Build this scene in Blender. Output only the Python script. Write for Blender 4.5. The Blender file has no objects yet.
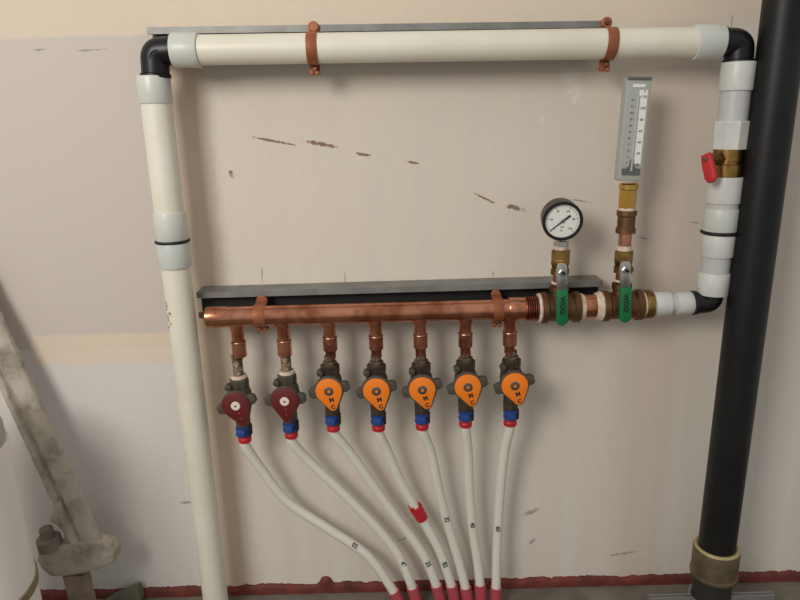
import bpy, bmesh, math, random
from mathutils import Vector, Matrix, noise
random.seed(7)
S = bpy.context.scene
COL = S.collection
PI = math.pi

# ------------------------------------------------------------------ camera
F = 650.0                      # focal length in pixels of the 800x600 frame
PITCH = math.radians(15.4); ROLL = math.radians(1.45)
CAMLOC = Vector((0, -1.0, 0.82))
# camera axes: right, up, back
fw = Vector((0, math.cos(PITCH), -math.sin(PITCH)))
rt0 = Vector((1, 0, 0)); up0 = rt0.cross(fw)
# in the picture the horizon climbs to the right, so the camera is rolled clockwise
rt = rt0 * math.cos(ROLL) - up0 * math.sin(ROLL)
up = up0 * math.cos(ROLL) + rt0 * math.sin(ROLL)
cam = bpy.data.cameras.new('camera'); cam.sensor_width = 36; cam.lens = F / 800 * 36
cam.clip_start = 0.02
cam_o = bpy.data.objects.new('camera', cam); COL.objects.link(cam_o)
R3 = Matrix((rt, up, -fw)).transposed()
cam_o.matrix_world = Matrix.Translation(CAMLOC) @ R3.to_4x4()
S.camera = cam_o

def ray(px, py):
    return rt * ((px - 400) / F) - up * ((py - 300) / F) + fw
def P(px, py, Y=0.0):
    d = ray(px, py); return CAMLOC + d * ((Y - CAMLOC.y) / d.y)
def G(px, py, Z=0.0):
    d = ray(px, py); return CAMLOC + d * ((Z - CAMLOC.z) / d.z)
def mpp(p):                    # metres per pixel at a point
    return (p - CAMLOC).dot(fw) / F

# ------------------------------------------------------------------ materials
def srgb(r, g, b):
    f = lambda c: (c / 255 / 12.92) if c / 255 <= 0.04045 else ((c / 255 + 0.055) / 1.055) ** 2.4
    return (f(r), f(g), f(b), 1)

def mat(name, rgb, rough=0.5, metal=0.0, var=0.0, vscale=60, rgb2=None, bump=0.0, bscale=200, spec=0.5, trans=0, sss=0, thresh=(0.35, 0.65), coat=0):
    m = bpy.data.materials.new(name); m.use_nodes = True
    nt = m.node_tree; b = nt.nodes['Principled BSDF']
    b.inputs['Roughness'].default_value = rough; b.inputs['Metallic'].default_value = metal
    b.inputs['Specular IOR Level'].default_value = spec
    b.inputs['Coat Weight'].default_value = coat
    if sss:
        b.inputs['Subsurface Weight'].default_value = sss
        b.inputs['Subsurface Radius'].default_value = (0.004, 0.004, 0.004)
    c = srgb(*rgb); b.inputs['Base Color'].default_value = c
    if rgb2 is not None or bump:
        tc = nt.nodes.new('ShaderNodeTexCoord')
    if rgb2 is not None:
        n = nt.nodes.new('ShaderNodeTexNoise'); n.inputs['Scale'].default_value = vscale
        n.inputs['Detail'].default_value = 5; n.inputs['Roughness'].default_value = 0.6
        nt.links.new(tc.outputs['Object'], n.inputs['Vector'])
        r = nt.nodes.new('ShaderNodeValToRGB')
        r.color_ramp.elements[0].position = thresh[0]; r.color_ramp.elements[1].position = thresh[1]
        r.color_ramp.elements[0].color = c; r.color_ramp.elements[1].color = srgb(*rgb2)
        nt.links.new(n.outputs['Fac'], r.inputs['Fac']); nt.links.new(r.outputs['Color'], b.inputs['Base Color'])
    if bump:
        n2 = nt.nodes.new('ShaderNodeTexNoise'); n2.inputs['Scale'].default_value = bscale
        n2.inputs['Detail'].default_value = 4
        nt.links.new(tc.outputs['Object'], n2.inputs['Vector'])
        bp = nt.nodes.new('ShaderNodeBump'); bp.inputs['Strength'].default_value = bump; bp.inputs['Distance'].default_value = 0.001
        nt.links.new(n2.outputs['Fac'], bp.inputs['Height']); nt.links.new(bp.outputs['Normal'], b.inputs['Normal'])
    return m

MT = dict(
    pipe=mat('cream_plastic', (228, 224, 207), 0.42, sss=0.06, rgb2=(219, 214, 193), vscale=9),
    collar=mat('pale_plastic', (205, 206, 196), 0.36, sss=0.06, rgb2=(194, 197, 190), vscale=20),
    whitep=mat('white_plastic', (214, 213, 206), 0.38, sss=0.06, rgb2=(198, 198, 192), vscale=30),
    clearp=mat('grey_white_plastic', (190, 190, 187), 0.32, sss=0.06),
    tube=mat('tube_plastic', (222, 219, 206), 0.34, sss=0.1),
    black=mat('black_fitting', (17, 16, 17), 0.38, spec=0.4),
    ring=mat('black_rubber', (20, 20, 20), 0.6),
    abs=mat('black_pipe', (15, 15, 16), 0.46, rgb2=(25, 25, 25), vscale=14, bump=0.08, bscale=120, spec=0.35),
    copper=mat('copper', (212, 148, 118), 0.26, 1.0, rgb2=(166, 102, 74), vscale=30, thresh=(0.42, 0.64)),
    copperd=mat('copper_stained', (186, 122, 96), 0.33, 1.0, rgb2=(112, 70, 52), vscale=55, thresh=(0.4, 0.66)),
    solder=mat('solder', (202, 160, 134), 0.35, 1.0, rgb2=(168, 106, 80), vscale=80),
    brass=mat('brass', (172, 138, 82), 0.3, 1.0, rgb2=(126, 96, 56), vscale=60),
    brassn=mat('brass_new', (206, 164, 84), 0.24, 1.0),
    brassd=mat('brass_aged', (112, 92, 70), 0.5, 0.7, rgb2=(196, 182, 162), vscale=120, thresh=(0.48, 0.72), bump=0.6, bscale=350),
    bronze=mat('bronze', (132, 96, 66), 0.5, 0.85, rgb2=(104, 74, 52), vscale=50, bump=0.35, bscale=260),
    tape=mat('thread_tape', (222, 208, 190), 0.7, rgb2=(198, 168, 144), vscale=120, bump=0.4, bscale=300),
    clampc=mat('copper_coated_strap', (164, 100, 66), 0.5, 0.35, rgb2=(146, 84, 54), vscale=40),
    bolt=mat('bolt_steel', (120, 92, 70), 0.4, 0.9),
    galv=mat('galvanised_steel', (140, 140, 135), 0.5, 0.45, rgb2=(122, 122, 117), vscale=30),
    slot=mat('slot_shade_dark', (40, 39, 38), 0.6, 0.3),
    chrome=mat('chrome_steel', (190, 190, 184), 0.25, 1.0),
    green=mat('green_vinyl', (14, 112, 62), 0.42, rgb2=(10, 98, 54), vscale=60),
    greendark=mat('green_lettering', (8, 44, 30), 0.6),
    olive=mat('dark_olive_plastic', (66, 63, 54), 0.55, rgb2=(82, 76, 64), vscale=60),
    body=mat('dark_valve_body', (88, 72, 56), 0.5, 0.5, rgb2=(58, 50, 42), vscale=80),
    orange=mat('orange_plastic', (242, 128, 28), 0.42),
    maroon=mat('maroon_plastic', (104, 26, 28), 0.42, rgb2=(94, 28, 30), vscale=60),
    markd=mat('dark_marking', (58, 34, 22), 0.6),
    screwg=mat('grey_screw', (96, 92, 84), 0.45, 0.5),
    hole=mat('dark_recess', (20, 18, 16), 0.7),
    cream=mat('cream_disc', (226, 214, 196), 0.45),
    blue=mat('blue_plastic', (30, 66, 136), 0.4),
    red=mat('red_plastic', (186, 32, 42), 0.4),
    pinkred=mat('faded_red_plastic', (182, 70, 82), 0.45, rgb2=(172, 76, 84), vscale=50),
    redhandle=mat('red_vinyl', (190, 40, 44), 0.42),
    gauge=mat('gauge_case', (22, 21, 19), 0.36),
    face=mat('white_face', (232, 230, 222), 0.45),
    ink=mat('ink', (40, 38, 36), 0.6),
    grey=mat('grey_case', (164, 167, 158), 0.45),
    greyd=mat('grey_case_dark', (92, 94, 90), 0.5),
    scalel=mat('grey_scale', (172, 174, 166), 0.4),
    scaler=mat('white_scale', (232, 230, 224), 0.4),
    glass=mat('glass_tube', (178, 180, 174), 0.1),
    caked=mat('concrete_caked_steel', (180, 172, 158), 0.9, rgb2=(134, 125, 110), vscale=28, bump=0.9, bscale=180, thresh=(0.46, 0.72)),
    caked2=mat('dusty_steel', (142, 133, 118), 0.85, rgb2=(108, 100, 88), vscale=30, bump=0.5, bscale=200),
    wood=mat('grey_wood', (150, 134, 118), 0.85, rgb2=(124, 108, 96), vscale=30, bump=0.4),
    tank=mat('tank_white', (243, 238, 231), 0.4, rgb2=(236, 230, 222), vscale=6),
    tankcap=mat('tank_cap', (172, 168, 160), 0.5),
    strap=mat('tan_band', (142, 128, 92), 0.6, rgb2=(120, 106, 72), vscale=60),
    redpaint=mat('red_sealant', (122, 52, 42), 0.7, rgb2=(84, 36, 30), vscale=26, bump=0.6, bscale=90),
    concrete=mat('concrete', (124, 116, 104), 0.9, rgb2=(98, 92, 82), vscale=14, bump=0.6, bscale=80),
    coupl=mat('tan_coupling', (112, 100, 74), 0.5, 0.25, rgb2=(84, 72, 54), vscale=30),
    couplrim=mat('yellowed_rim', (176, 160, 110), 0.45, 0.2),
    steel=mat('riser_steel', (150, 149, 146), 0.4, 0.6),
    scrap=mat('scrap_board', (112, 110, 92), 0.9, rgb2=(92, 90, 74), vscale=40),
    threads=mat('grimy_fitting', (60, 56, 52), 0.5, 0.4),
)

# ------------------------------------------------------------------ mesh helpers
def basis(d):
    d = d.normalized()
    a = Vector((0, 0, 1)) if abs(d.z) < 0.9 else Vector((0, -1, 0))
    u = a.cross(d).normalized(); v = d.cross(u).normalized()
    return u, v, d

class MB:
    def __init__(s): s.bm = bmesh.new()
    def ringloft(s, rings, cap=True, closed=False):
        n = len(rings[0]); vs = [[s.bm.verts.new(p) for p in r] for r in rings]
        m = len(vs)
        for i in range(m if closed else m - 1):
            a, b = vs[i], vs[(i + 1) % m]
            for k in range(n):
                s.bm.faces.new((a[k], a[(k + 1) % n], b[(k + 1) % n], b[k]))
        if cap and not closed:
            s.bm.faces.new(list(reversed(vs[0]))); s.bm.faces.new(vs[-1])
        return s
    def lathe(s, p0, d, prof, seg=36, cap=True, hexed=False):
        u, v, d = basis(Vector(d)); p0 = Vector(p0); rings = []
        for t, r in prof:
            rings.append([p0 + d * t + (u * math.cos(2 * PI * k / seg) + v * math.sin(2 * PI * k / seg)) * r for k in range(seg)])
        return s.ringloft(rings, cap)
    def cyl(s, p0, p1, r, r1=None, seg=36, bev=0.0):
        p0 = Vector(p0); p1 = Vector(p1); L = (p1 - p0).length; r1 = r if r1 is None else r1
        pr = [(0, r), (L, r1)] if not bev else [(0, r - bev), (bev * .3, r - bev * .3), (bev, r), (L - bev, r1), (L - bev * .3, r1 - bev * .3), (L, r1 - bev)]
        return s.lathe(p0, p1 - p0, pr, seg)
    def tube(s, pts, r, seg=20, cap=True):
        pts = [Vector(p) for p in pts]; n = len(pts); rings = []
        t0 = (pts[1] - pts[0]).normalized(); u, v, _ = basis(t0)
        for i in range(n):
            t = (pts[min(i + 1, n - 1)] - pts[max(i - 1, 0)]).normalized()
            u = (u - t * u.dot(t)).normalized(); v = t.cross(u)
            rr = r(i / (n - 1)) if callable(r) else r
            rings.append([pts[i] + (u * math.cos(2 * PI * k / seg) + v * math.sin(2 * PI * k / seg)) * rr for k in range(seg)])
        return s.ringloft(rings, cap)
    def torus(s, c, d, R, r, seg=40, ms=10):
        u, v, d = basis(Vector(d)); c = Vector(c); rings = []
        for k in range(seg):
            e = u * math.cos(2 * PI * k / seg) + v * math.sin(2 * PI * k / seg)
            rings.append([c + e * (R + r * math.cos(2 * PI * j / ms)) + d * r * math.sin(2 * PI * j / ms) for j in range(ms)])
        return s.ringloft(rings, closed=True)
    def prism(s, outline, o, ax, ay, az, t, bev=0.0):
        """outline in (ax, ay) extruded by t along az from o; bevelled far edge"""
        o = Vector(o); ax = Vector(ax); ay = Vector(ay); az = Vector(az)
        n = len(outline)
        def off(dist):
            if dist == 0: return outline
            cx = sum(p[0] for p in outline) / n; cy = sum(p[1] for p in outline) / n
            res = []
            for i in range(n):
                a = Vector(outline[i - 1]); b = Vector(outline[i]); c = Vector(outline[(i + 1) % n])
                n1 = Vector(((b - a).y, -(b - a).x)); n2 = Vector(((c - b).y, -(c - b).x))
                if n1.length < 1e-9 or n2.length < 1e-9: res.append(b); continue
                nn = n1.normalized() + n2.normalized()
                if nn.length < 1e-6: res.append(b); continue
                nn.normalize(); res.append(b - nn * dist * sgn)
            return res
        area = sum(outline[i - 1][0] * outline[i][1] - outline[i][0] * outline[i - 1][1] for i in range(n))
        sgn = 1 if area > 0 else -1
        lev = [(0, 0), (t, 0)] if not bev else [(0, bev), (bev, 0), (t - bev, 0), (t - bev * .3, bev * .35), (t, bev)]
        rings = [[o + ax * p[0] + ay * p[1] + az * h for p in off(d)] for h, d in lev]
        return s.ringloft(rings)
    def box(s, c, sx, sy, sz, M3=None, bev=0.0):
        """box with full sizes in the frame M3 (columns = axes)"""
        M3 = M3 or Matrix.Identity(3); x, y, z = M3.col[0], M3.col[1], M3.col[2]
        out = rrect(sx, sy, bev) if bev else [(-sx / 2, -sy / 2), (sx / 2, -sy / 2), (sx / 2, sy / 2), (-sx / 2, sy / 2)]
        return s.prism(out, Vector(c) - z * sz / 2, x, y, z, sz, bev)
    def roughen(s, cuts, amp, scale):
        for _ in range(cuts):
            bmesh.ops.subdivide_edges(s.bm, edges=s.bm.edges[:], cuts=1, use_grid_fill=True)
        for v in s.bm.verts:
            v.co += noise.noise_vector(v.co * scale) * amp
        return s
    def obj(s, name, m, parent=None, sharp=35, origin=None):
        bmesh.ops.recalc_face_normals(s.bm, faces=s.bm.faces[:])
        me = bpy.data.meshes.new(name); s.bm.to_mesh(me); s.bm.free()
        return link(name, me, m, parent, sharp, origin)

def rrect(w, h, r, n=4):
    pts = []
    for cx, cy, a0 in ((w / 2 - r, h / 2 - r, 0), (-w / 2 + r, h / 2 - r, PI / 2), (-w / 2 + r, -h / 2 + r, PI), (w / 2 - r, -h / 2 + r, 1.5 * PI)):
        for k in range(n + 1):
            a = a0 + PI / 2 * k / n; pts.append((cx + r * math.cos(a), cy + r * math.sin(a)))
    return pts

def rootloc(o):
    v = Vector((0, 0, 0))
    while o is not None: v += Vector(o.location); o = o.parent
    return v

def link(name, me, m, parent=None, sharp=35, origin=None):
    me.polygons.foreach_set('use_smooth', [True] * len(me.polygons))
    me.set_sharp_from_angle(angle=math.radians(sharp))
    me.materials.append(MT[m] if isinstance(m, str) else m)
    o = bpy.data.objects.new(name, me); COL.objects.link(o)
    if parent is not None:
        off = rootloc(parent); o.parent = parent
        me.transform(Matrix.Translation(-off))
    elif origin is not None:
        me.transform(Matrix.Translation(-Vector(origin))); o.location = origin
    return o

def thing(name, label, cat, loc, group=None):
    o = bpy.data.objects.new(name, None); COL.objects.link(o); o.empty_display_size = 0.02
    o.location = loc; return tag(o, label, cat, group)
def tag(o, label, cat, group=None):
    o['label'] = label; o['category'] = cat
    if group: o['group'] = group
    return o
def copy_tree(o, parent=None):
    c = o.copy(); COL.objects.link(c); c.parent = parent
    for ch in o.children: copy_tree(ch, c)
    return c

def textmesh(txt, size, fn, thick=0.0003, bold=0.0):
    """text mesh, each vertex (x, y, z>=0 outwards) mapped by fn to the world"""
    cu = bpy.data.curves.new('lettering', 'FONT'); cu.body = txt; cu.size = size
    cu.align_x = 'CENTER'; cu.align_y = 'CENTER'; cu.extrude = thick / 2; cu.resolution_u = 3; cu.offset = bold
    t = bpy.data.objects.new('lettering', cu); COL.objects.link(t)
    dg = bpy.context.evaluated_depsgraph_get(); dg.update()
    me = bpy.data.meshes.new_from_object(t.evaluated_get(dg))
    bpy.data.objects.remove(t); bpy.data.curves.remove(cu)
    me.materials.clear()
    for v in me.vertices: v.co = fn(v.co.x, v.co.y, v.co.z + thick / 2)
    return me

def catmull(ps, n=10):
    ps = [Vector(p) for p in ps]; q = [ps[0] * 2 - ps[1]] + ps + [ps[-1] * 2 - ps[-2]]; out = []
    for i in range(1, len(q) - 2):
        for k in range(n):
            t = k / n; a, b, c, d = q[i - 1], q[i], q[i + 1], q[i + 2]
            out.append(0.5 * ((2 * b) + (c - a) * t + (2 * a - 5 * b + 4 * c - d) * t * t + (3 * b - a - 3 * c + d) * t ** 3))
    out.append(ps[-1]); return out

X, Y, Z = Vector((1, 0, 0)), Vector((0, 1, 0)), Vector((0, 0, 1))

# ------------------------------------------------------------------ setting: wall, floor, red strip
class NG:                      # tiny node-graph writer for the wall material
    def __init__(s, m): s.nt = m.node_tree; s.L = s.nt.links
    def math(s, op, a, b=None, c=None, clamp=False):
        n = s.nt.nodes.new('ShaderNodeMath'); n.operation = op; n.use_clamp = clamp
        for i, v in enumerate((a, b, c)):
            if v is None: continue
            if isinstance(v, (int, float)): n.inputs[i].default_value = v
            else: s.L.new(v, n.inputs[i])
        return n.outputs[0]
    def noise(s, vec, scale, detail=3, stretch=None):
        if stretch:
            mp = s.nt.nodes.new('ShaderNodeMapping'); mp.inputs['Scale'].default_value = stretch
            s.L.new(vec, mp.inputs['Vector']); vec = mp.outputs[0]
        n = s.nt.nodes.new('ShaderNodeTexNoise'); n.inputs['Scale'].default_value = scale; n.inputs['Detail'].default_value = detail
        s.L.new(vec, n.inputs['Vector']); return n.outputs['Fac']
    def mix(s, f, a, b):
        n = s.nt.nodes.new('ShaderNodeMix'); n.data_type = 'RGBA'
        for sock, v in ((n.inputs[0], f), (n.inputs[6], a), (n.inputs[7], b)):
            if isinstance(v, (int, float)): sock.default_value = v
            elif isinstance(v, tuple): sock.default_value = v
            else: s.L.new(v, sock)
        return n.outputs[2]

wm = bpy.data.materials.new('unpainted_drywall'); wm.use_nodes = True
g = NG(wm); bs = wm.node_tree.nodes['Principled BSDF']; bs.inputs['Roughness'].default_value = 0.75
bs.inputs['Specular IOR Level'].default_value = 0.25
tc = wm.node_tree.nodes.new('ShaderNodeTexCoord'); vec = tc.outputs['Object']
sp = wm.node_tree.nodes.new('ShaderNodeSeparateXYZ'); g.L.new(vec, sp.inputs[0])
wob = g.math('MULTIPLY', g.math('SUBTRACT', g.noise(vec, 30, 4), 0.5), 0.014)
wx = g.math('ADD', sp.outputs[0], wob); wz = g.math('ADD', sp.outputs[2], wob)
def step(v, edge, soft, up=True):        # 0..1 ramp through the edge
    f = g.math('MULTIPLY_ADD', v, 1 / soft, 0.5 - edge / soft, clamp=True)
    return f if up else g.math('SUBTRACT', 1.0, f)
xb0 = P(172, 160).x; xb1 = P(211, 160).x
zt = P(90, 36).z; zh1 = P(100, 334).z; zh0 = P(100, 364).z; xh0 = P(33, 350).x
GREY = srgb(200, 189, 179); CREAM = srgb(224, 206, 182); CREAM2 = srgb(221, 203, 180); MAIN = srgb(220, 209, 194); WHITE = srgb(228, 224, 216); PINK = srgb(208, 190, 175)
big = g.noise(vec, 3.5, 3)
grey = g.mix(g.math('MULTIPLY', big, 0.5), GREY, srgb(206, 197, 189))
grey = g.mix(step(wz, (zh0 + zh1) / 2, .004, up=False), grey, srgb(216, 211, 207))
main = g.mix(g.math('MULTIPLY_ADD', g.noise(vec, 6, 3, (3, 1, .5)), 1.6, -0.5, clamp=True), MAIN, srgb(211, 201, 188))
col = g.mix(step(wx, xb1, 0.012), grey, main)
# lighter, cooler tone low on the wall, in upright streaks
lowz = step(sp.outputs[2], P(400, 420).z, 0.25, up=False)
col = g.mix(g.math('MULTIPLY', lowz, g.math('MULTIPLY_ADD', g.noise(vec, 5, 2, (4, 1, .35)), 1.4, -0.3, clamp=True)), col, WHITE)
# faint pinkish paper band on the right
pb = g.math('MULTIPLY', step(wx, P(640, 160).x, 0.05), step(wx, P(698, 160).x, 0.03, False))
col = g.mix(g.math('MULTIPLY', pb, 0.6), col, PINK)
# taped joints: upright, along the top, and the short level one at left
jv = g.math('MULTIPLY', step(wx, xb0, 0.008), step(wx, xb1, 0.006, False))
jt = step(wz, zt, 0.005)
jh = g.math('MULTIPLY', g.math('MULTIPLY', step(wz, zh0, 0.005), step(wz, zh1, 0.005, False)),
            g.math('MULTIPLY', step(wx, xh0, 0.01), step(wx, xb1, 0.01, False)))
for jm, jc in ((jv, srgb(222, 200, 175)), (jt, CREAM2), (jh, CREAM)):
    col = g.mix(g.math('MULTIPLY', jm, g.math('MULTIPLY_ADD', big, 0.6, 0.5, clamp=True)), col, jc)
# scuffs, pencil ticks, a skimmed patch and pale upright streaks
fine = g.noise(vec, 150, 5); mid = g.noise(vec, 90, 3)
BROWN = srgb(126, 96, 72); PENC = srgb(136, 127, 118)
def spot(px0, py0, px1, py1, w, colr, strength=1.0, ragged=1.0):
    global col
    a = P(px0, py0); b = P(px1, py1); c = (a + b) / 2; ang = math.atan2(b.z - a.z, b.x - a.x)
    L = max((b - a).length / 2, 1e-4); wr = w / 2 * mpp(c)
    ca, sa = math.cos(ang), math.sin(ang)
    dx = g.math('SUBTRACT', sp.outputs[0], c.x); dz = g.math('SUBTRACT', sp.outputs[2], c.z)
    u = g.math('ADD', g.math('MULTIPLY', dx, ca / L), g.math('MULTIPLY', dz, sa / L))
    v = g.math('SUBTRACT', g.math('MULTIPLY', dz, ca / wr), g.math('MULTIPLY', dx, sa / wr))
    d = g.math('ADD', g.math('MULTIPLY', u, u), g.math('MULTIPLY', v, v))
    e = g.math('MULTIPLY_ADD', g.math('SUBTRACT', fine, 0.5), 3.2 * ragged, g.math('SUBTRACT', 1.0, d))
    f = g.math('MULTIPLY', e, 1.6 * strength, clamp=True)
    col = g.mix(g.math('MULTIPLY', f, min(1, strength)), col, colr)
for a in [(252, 137, 295, 145, 2.8), (303, 141, 338, 147, 4.6), (355, 153, 373, 156, 3.8), (405, 161, 420, 164, 3), (474, 193, 496, 204, 2.4),
          (505, 206, 522, 209, 5.5), (229, 170, 233, 178, 5)]:
    spot(*a, BROWN, 0.95)
spot(512, 205, 527, 212, 7, PENC, 0.5)
for a in [(30, 51, 46, 49, 2.5), (72, 51, 108, 49, 2.5), (570, 199, 592, 203, 2), (733, 12, 731, 30, 2), (262, 264, 262, 284, 1.6), (345, 270, 345, 284, 1.6),
          (493, 268, 493, 279, 1.6), (178, 503, 192, 502, 4), (606, 556, 640, 551, 3), (520, 516, 542, 508, 6), (394, 543, 418, 532, 3), (689, 222, 700, 223, 2), (637, 237, 652, 240, 2), (528, 545, 536, 538, 4)]:
    spot(*a, PENC, 0.7)
spot(560, 76, 582, 74, 16, srgb(232, 226, 214), 0.7, 1.2)
spot(566, 90, 584, 88, 20, srgb(232, 226, 214), 0.6, 1.2)
spot(572, 94, 578, 104, 12, srgb(232, 226, 214), 0.7, 1.0)
spot(538, 120, 546, 118, 7, srgb(230, 224, 212), 0.6, 1.0)
spot(28, 330, 42, 332, 14, srgb(206, 198, 186), 0.5, 0.8)
spot(480, 455, 480, 575, 14, WHITE, 0.5, 0.3)  # pale upright streaks behind the last tubes
spot(515, 440, 518, 580, 22, WHITE, 0.45, 0.3)
col = g.mix(g.math('MULTIPLY_ADD', mid, 0.35, -0.1, clamp=True), col, srgb(196, 186, 170))
g.L.new(col, bs.inputs['Base Color'])
bp = wm.node_tree.nodes.new('ShaderNodeBump'); bp.inputs['Strength'].default_value = 0.15; bp.inputs['Distance'].default_value = 0.0006
g.L.new(g.noise(vec, 40, 5), bp.inputs['Height']); g.L.new(bp.outputs[0], bs.inputs['Normal'])

w = MB().box((0, 0.006, 0.75), 2.6, 0.012, 1.5).obj('wall_back', wm); w['kind'] = 'structure'
fl = MB().box((0, -0.9, -0.05), 2.6, 1.84, 0.1).obj('floor', 'concrete'); fl['kind'] = 'structure'

# red sealant strip along the foot of the wall, ragged upper edge
m = MB(); n = 420; x0, x1 = -0.9, 0.9; rings = []
xbul = P(326, 580).x; xb2 = P(137, 588).x
for i in range(n + 1):
    x = x0 + (x1 - x0) * i / n
    h = 0.0175 + 0.004 * noise.noise(Vector((x * 14, 3, 0))) + 0.003 * noise.noise(Vector((x * 60, 7, 0))) + 0.0025 * noise.noise(Vector((x * 170, 1, 0)))
    for xc, rr, hh in ((xbul, 0.012, 0.032), (xb2, 0.007, 0.027)):
        if abs(x - xc) < rr: h = max(h, 0.019 + (hh - 0.019) * math.sqrt(1 - ((x - xc) / rr) ** 2))
    t = 0.007 + 0.0015 * noise.noise(Vector((x * 40, 0, 5)))
    rings.append([Vector((x, 0.001, 0)), Vector((x, -t, 0)), Vector((x, -t, h * .75)), Vector((x, -t * .6, h * .95)), Vector((x, 0.001, h))])
m.ringloft(rings); o = m.obj('baseboard_back', 'redpaint', sharp=60); o['kind'] = 'structure'

# ------------------------------------------------------------------ strut channels
def strut(name, label, a, b, depth, height, group):
    """C channel on the wall, open towards the room; a, b: back top corner points on the wall"""
    d = (b - a); L = d.length; d.normalize(); upv = Vector((0, -1, 0)).cross(d).normalized()
    if upv.z < 0: upv = -upv
    th = 0.0025; lip = 0.009; H = height
    root = thing(name, label, 'strut channel', (a + b) / 2 - upv * H, group)
    # cross-section: q = outward from the wall, r = up
    sec = [(0, 0), (0, -H), (depth, -H), (depth, -H + lip), (depth - 0.006, -H + lip), (depth - 0.006, -H + lip - th), (depth - th, -H + lip - th), (depth - th, -H + th),
           (th, -H + th), (th, -th), (depth - th, -th), (depth - th, -lip + th), (depth - 0.006, -lip + th), (depth - 0.006, -lip), (depth, -lip), (depth, 0)]
    MB().prism(sec, a, Vector((0, -1, 0)), upv, d, L).obj('channel', 'galv', root, sharp=20)
    ins = [(th, -H + th), (depth * .55, -H + th), (depth * .55, -th), (th, -th)]
    MB().prism(ins, a + d * 0.001, Vector((0, -1, 0)), upv, d, L - 0.002).obj('channel_slot_shade', 'slot', root, sharp=20)  # dark fill added to stand in for the shade inside the channel
    return root
SD = 0.041
ta, tb = P(146, 27, -SD), P(606, 20.5, -SD); ta.y = tb.y = .0006; tb.z = ta.z + (tb.z - ta.z)
strut('strut_channel', 'long thin grey metal channel on the wall behind the top cream pipe', ta, tb, SD, 0.041, 'galvanised wall channels')
la, lb = P(196, 292.8, -SD), P(603, 281, -SD); la.y = lb.y = .0006
strut('strut_channel', 'grey metal channel on the wall behind the copper manifold', la, lb, SD, 0.041, 'galvanised wall channels')

# ------------------------------------------------------------------ cream pipe loop
YP = -0.066
def seg(a, b, wpx, Yd=YP):
    """two picture points and the picture width -> end points and radius at depth Yd"""
    p, q = P(a[0], a[1], Yd), P(b[0], b[1], Yd)
    return p, q, wpx / 2 * mpp((p + q) / 2)
def pipe(m, a, b, wpx, bev=0.0, Yd=YP, seg_=40):
    p, q, r = seg(a, b, wpx, Yd); m.cyl(p, q, r, seg=seg_, bev=bev); return m

# top pipe
root = thing('plastic_pipe', 'long level cream plastic pipe across the top of the wall', 'pipe', P(440, 46, YP), 'cream plastic pipes')
pipe(MB(), (190, 50.3), (705, 42.2), 29).obj('pipe_run', 'pipe', root)
pipe(MB(), (173, 50.5), (200, 50.2), 33.5, 0.0015).obj('end_socket', 'collar', root)
pipe(MB(), (694, 42.3), (721, 41.6), 33.5, 0.0015).obj('end_socket', 'collar', root)

# left riser
root = thing('plastic_pipe', 'tall upright cream plastic pipe at left running down to the floor', 'pipe', P(214, 600, YP), 'cream plastic pipes')
def lx(y): return 154.5 + (y - 90) * (214.5 - 154.5) / (590 - 90)
pipe(MB(), (lx(76), 76), (lx(104), 104), 33, 0.0015).obj('top_socket', 'collar', root)
pipe(MB(), (lx(95), 95), (lx(225), 225), 29.5).obj('pipe_run', 'pipe', root)
pipe(MB(), (lx(212), 212), (lx(240), 240), 32, 0.002).obj('union_half', 'collar', root)
pipe(MB(), (lx(242), 242), (lx(267), 267), 32, 0.002).obj('union_half', 'collar', root)
p, q, r = seg((lx(239), 239), (lx(243), 243), 32); MB().torus((p + q) / 2, q - p, r - 0.0005, 0.0022).obj('rubber_ring', 'ring', root)
p, q, r = seg((lx(255), 255), (lx(598), 598), 27)
dd = (q - p).normalized(); q = p + dd * (p.z - 0.0) / -dd.z; r = 0.0204
lowp = MB().cyl(p, q, r).obj('pipe_run', 'pipe', root)
st = MB()
for k in range(9):
    z = P(lx(312), 300 + k * 3.4, YP).z; c = Vector((p.x + (q.x - p.x) * (p.z - z) / (p.z - q.z), YP, z)); a = math.radians(random.uniform(200, 255))
    e = Vector((math.cos(a), math.sin(a), 0)); c2 = c + e * (r + 0.0001)
    out = [((0.0012 + 0.0022 * random.random()) * math.cos(t), (0.0012 + 0.0022 * random.random()) * math.sin(t)) for t in [2 * PI * i / 9 for i in range(9)]]
    st.prism(out, c2, Z.cross(e), Z, e, 0.0003)
st.obj('glue_smear', mat('grey_glue', (150, 142, 120), 0.7), lowp)

# black elbows
def elbow(a_px, c_px, b_px, wpx, label, group='black pipe elbows'):
    a, c, b = P(*a_px, YP), P(*c_px, YP), P(*b_px, YP); r = wpx / 2 * mpp(c)
    da = (c - a).normalized(); db = (b - c).normalized(); R = r * .55
    pts = [a]
    s0, s1 = c - da * R, c + db * R
    for k in range(13):
        t = k / 12; pts.append(s0 * (1 - t) ** 2 + c * 2 * t * (1 - t) + s1 * t * t)
    pts.append(b)
    root = thing('pipe_elbow', label, 'pipe elbow', c, group)
    MB().tube(pts, r, 32).obj('elbow_bend', 'black', root)
    m = MB(); m.lathe(a, da, [(0, r * 1.0), (0.0005, r * 1.09), (0.005, r * 1.09), (0.006, r)], 36); m.lathe(b, -db, [(0, r), (0.0005, r * 1.09), (0.005, r * 1.09), (0.006, r)], 36)
    m.obj('rim', 'black', root)
    MB().tube([p_ + Vector((0, -r * 1.0, 0)) for p_ in pts[1:-1]], 0.0009, 8).obj('mould_seam', 'black', root)
elbow((175, 50.5), (154.5, 52), (156, 78), 27.5, 'black plastic elbow joining top cream pipe to the tall left pipe')
elbow((719, 41.8), (740, 43), (738, 64), 27.5, 'black plastic elbow joining top cream pipe to the ball valve pipe at right')
elbow((711.5, 291), (710.5, 301.5), (692, 303), 22.5, 'black plastic elbow below the red handled valve pipe, low at right')

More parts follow.
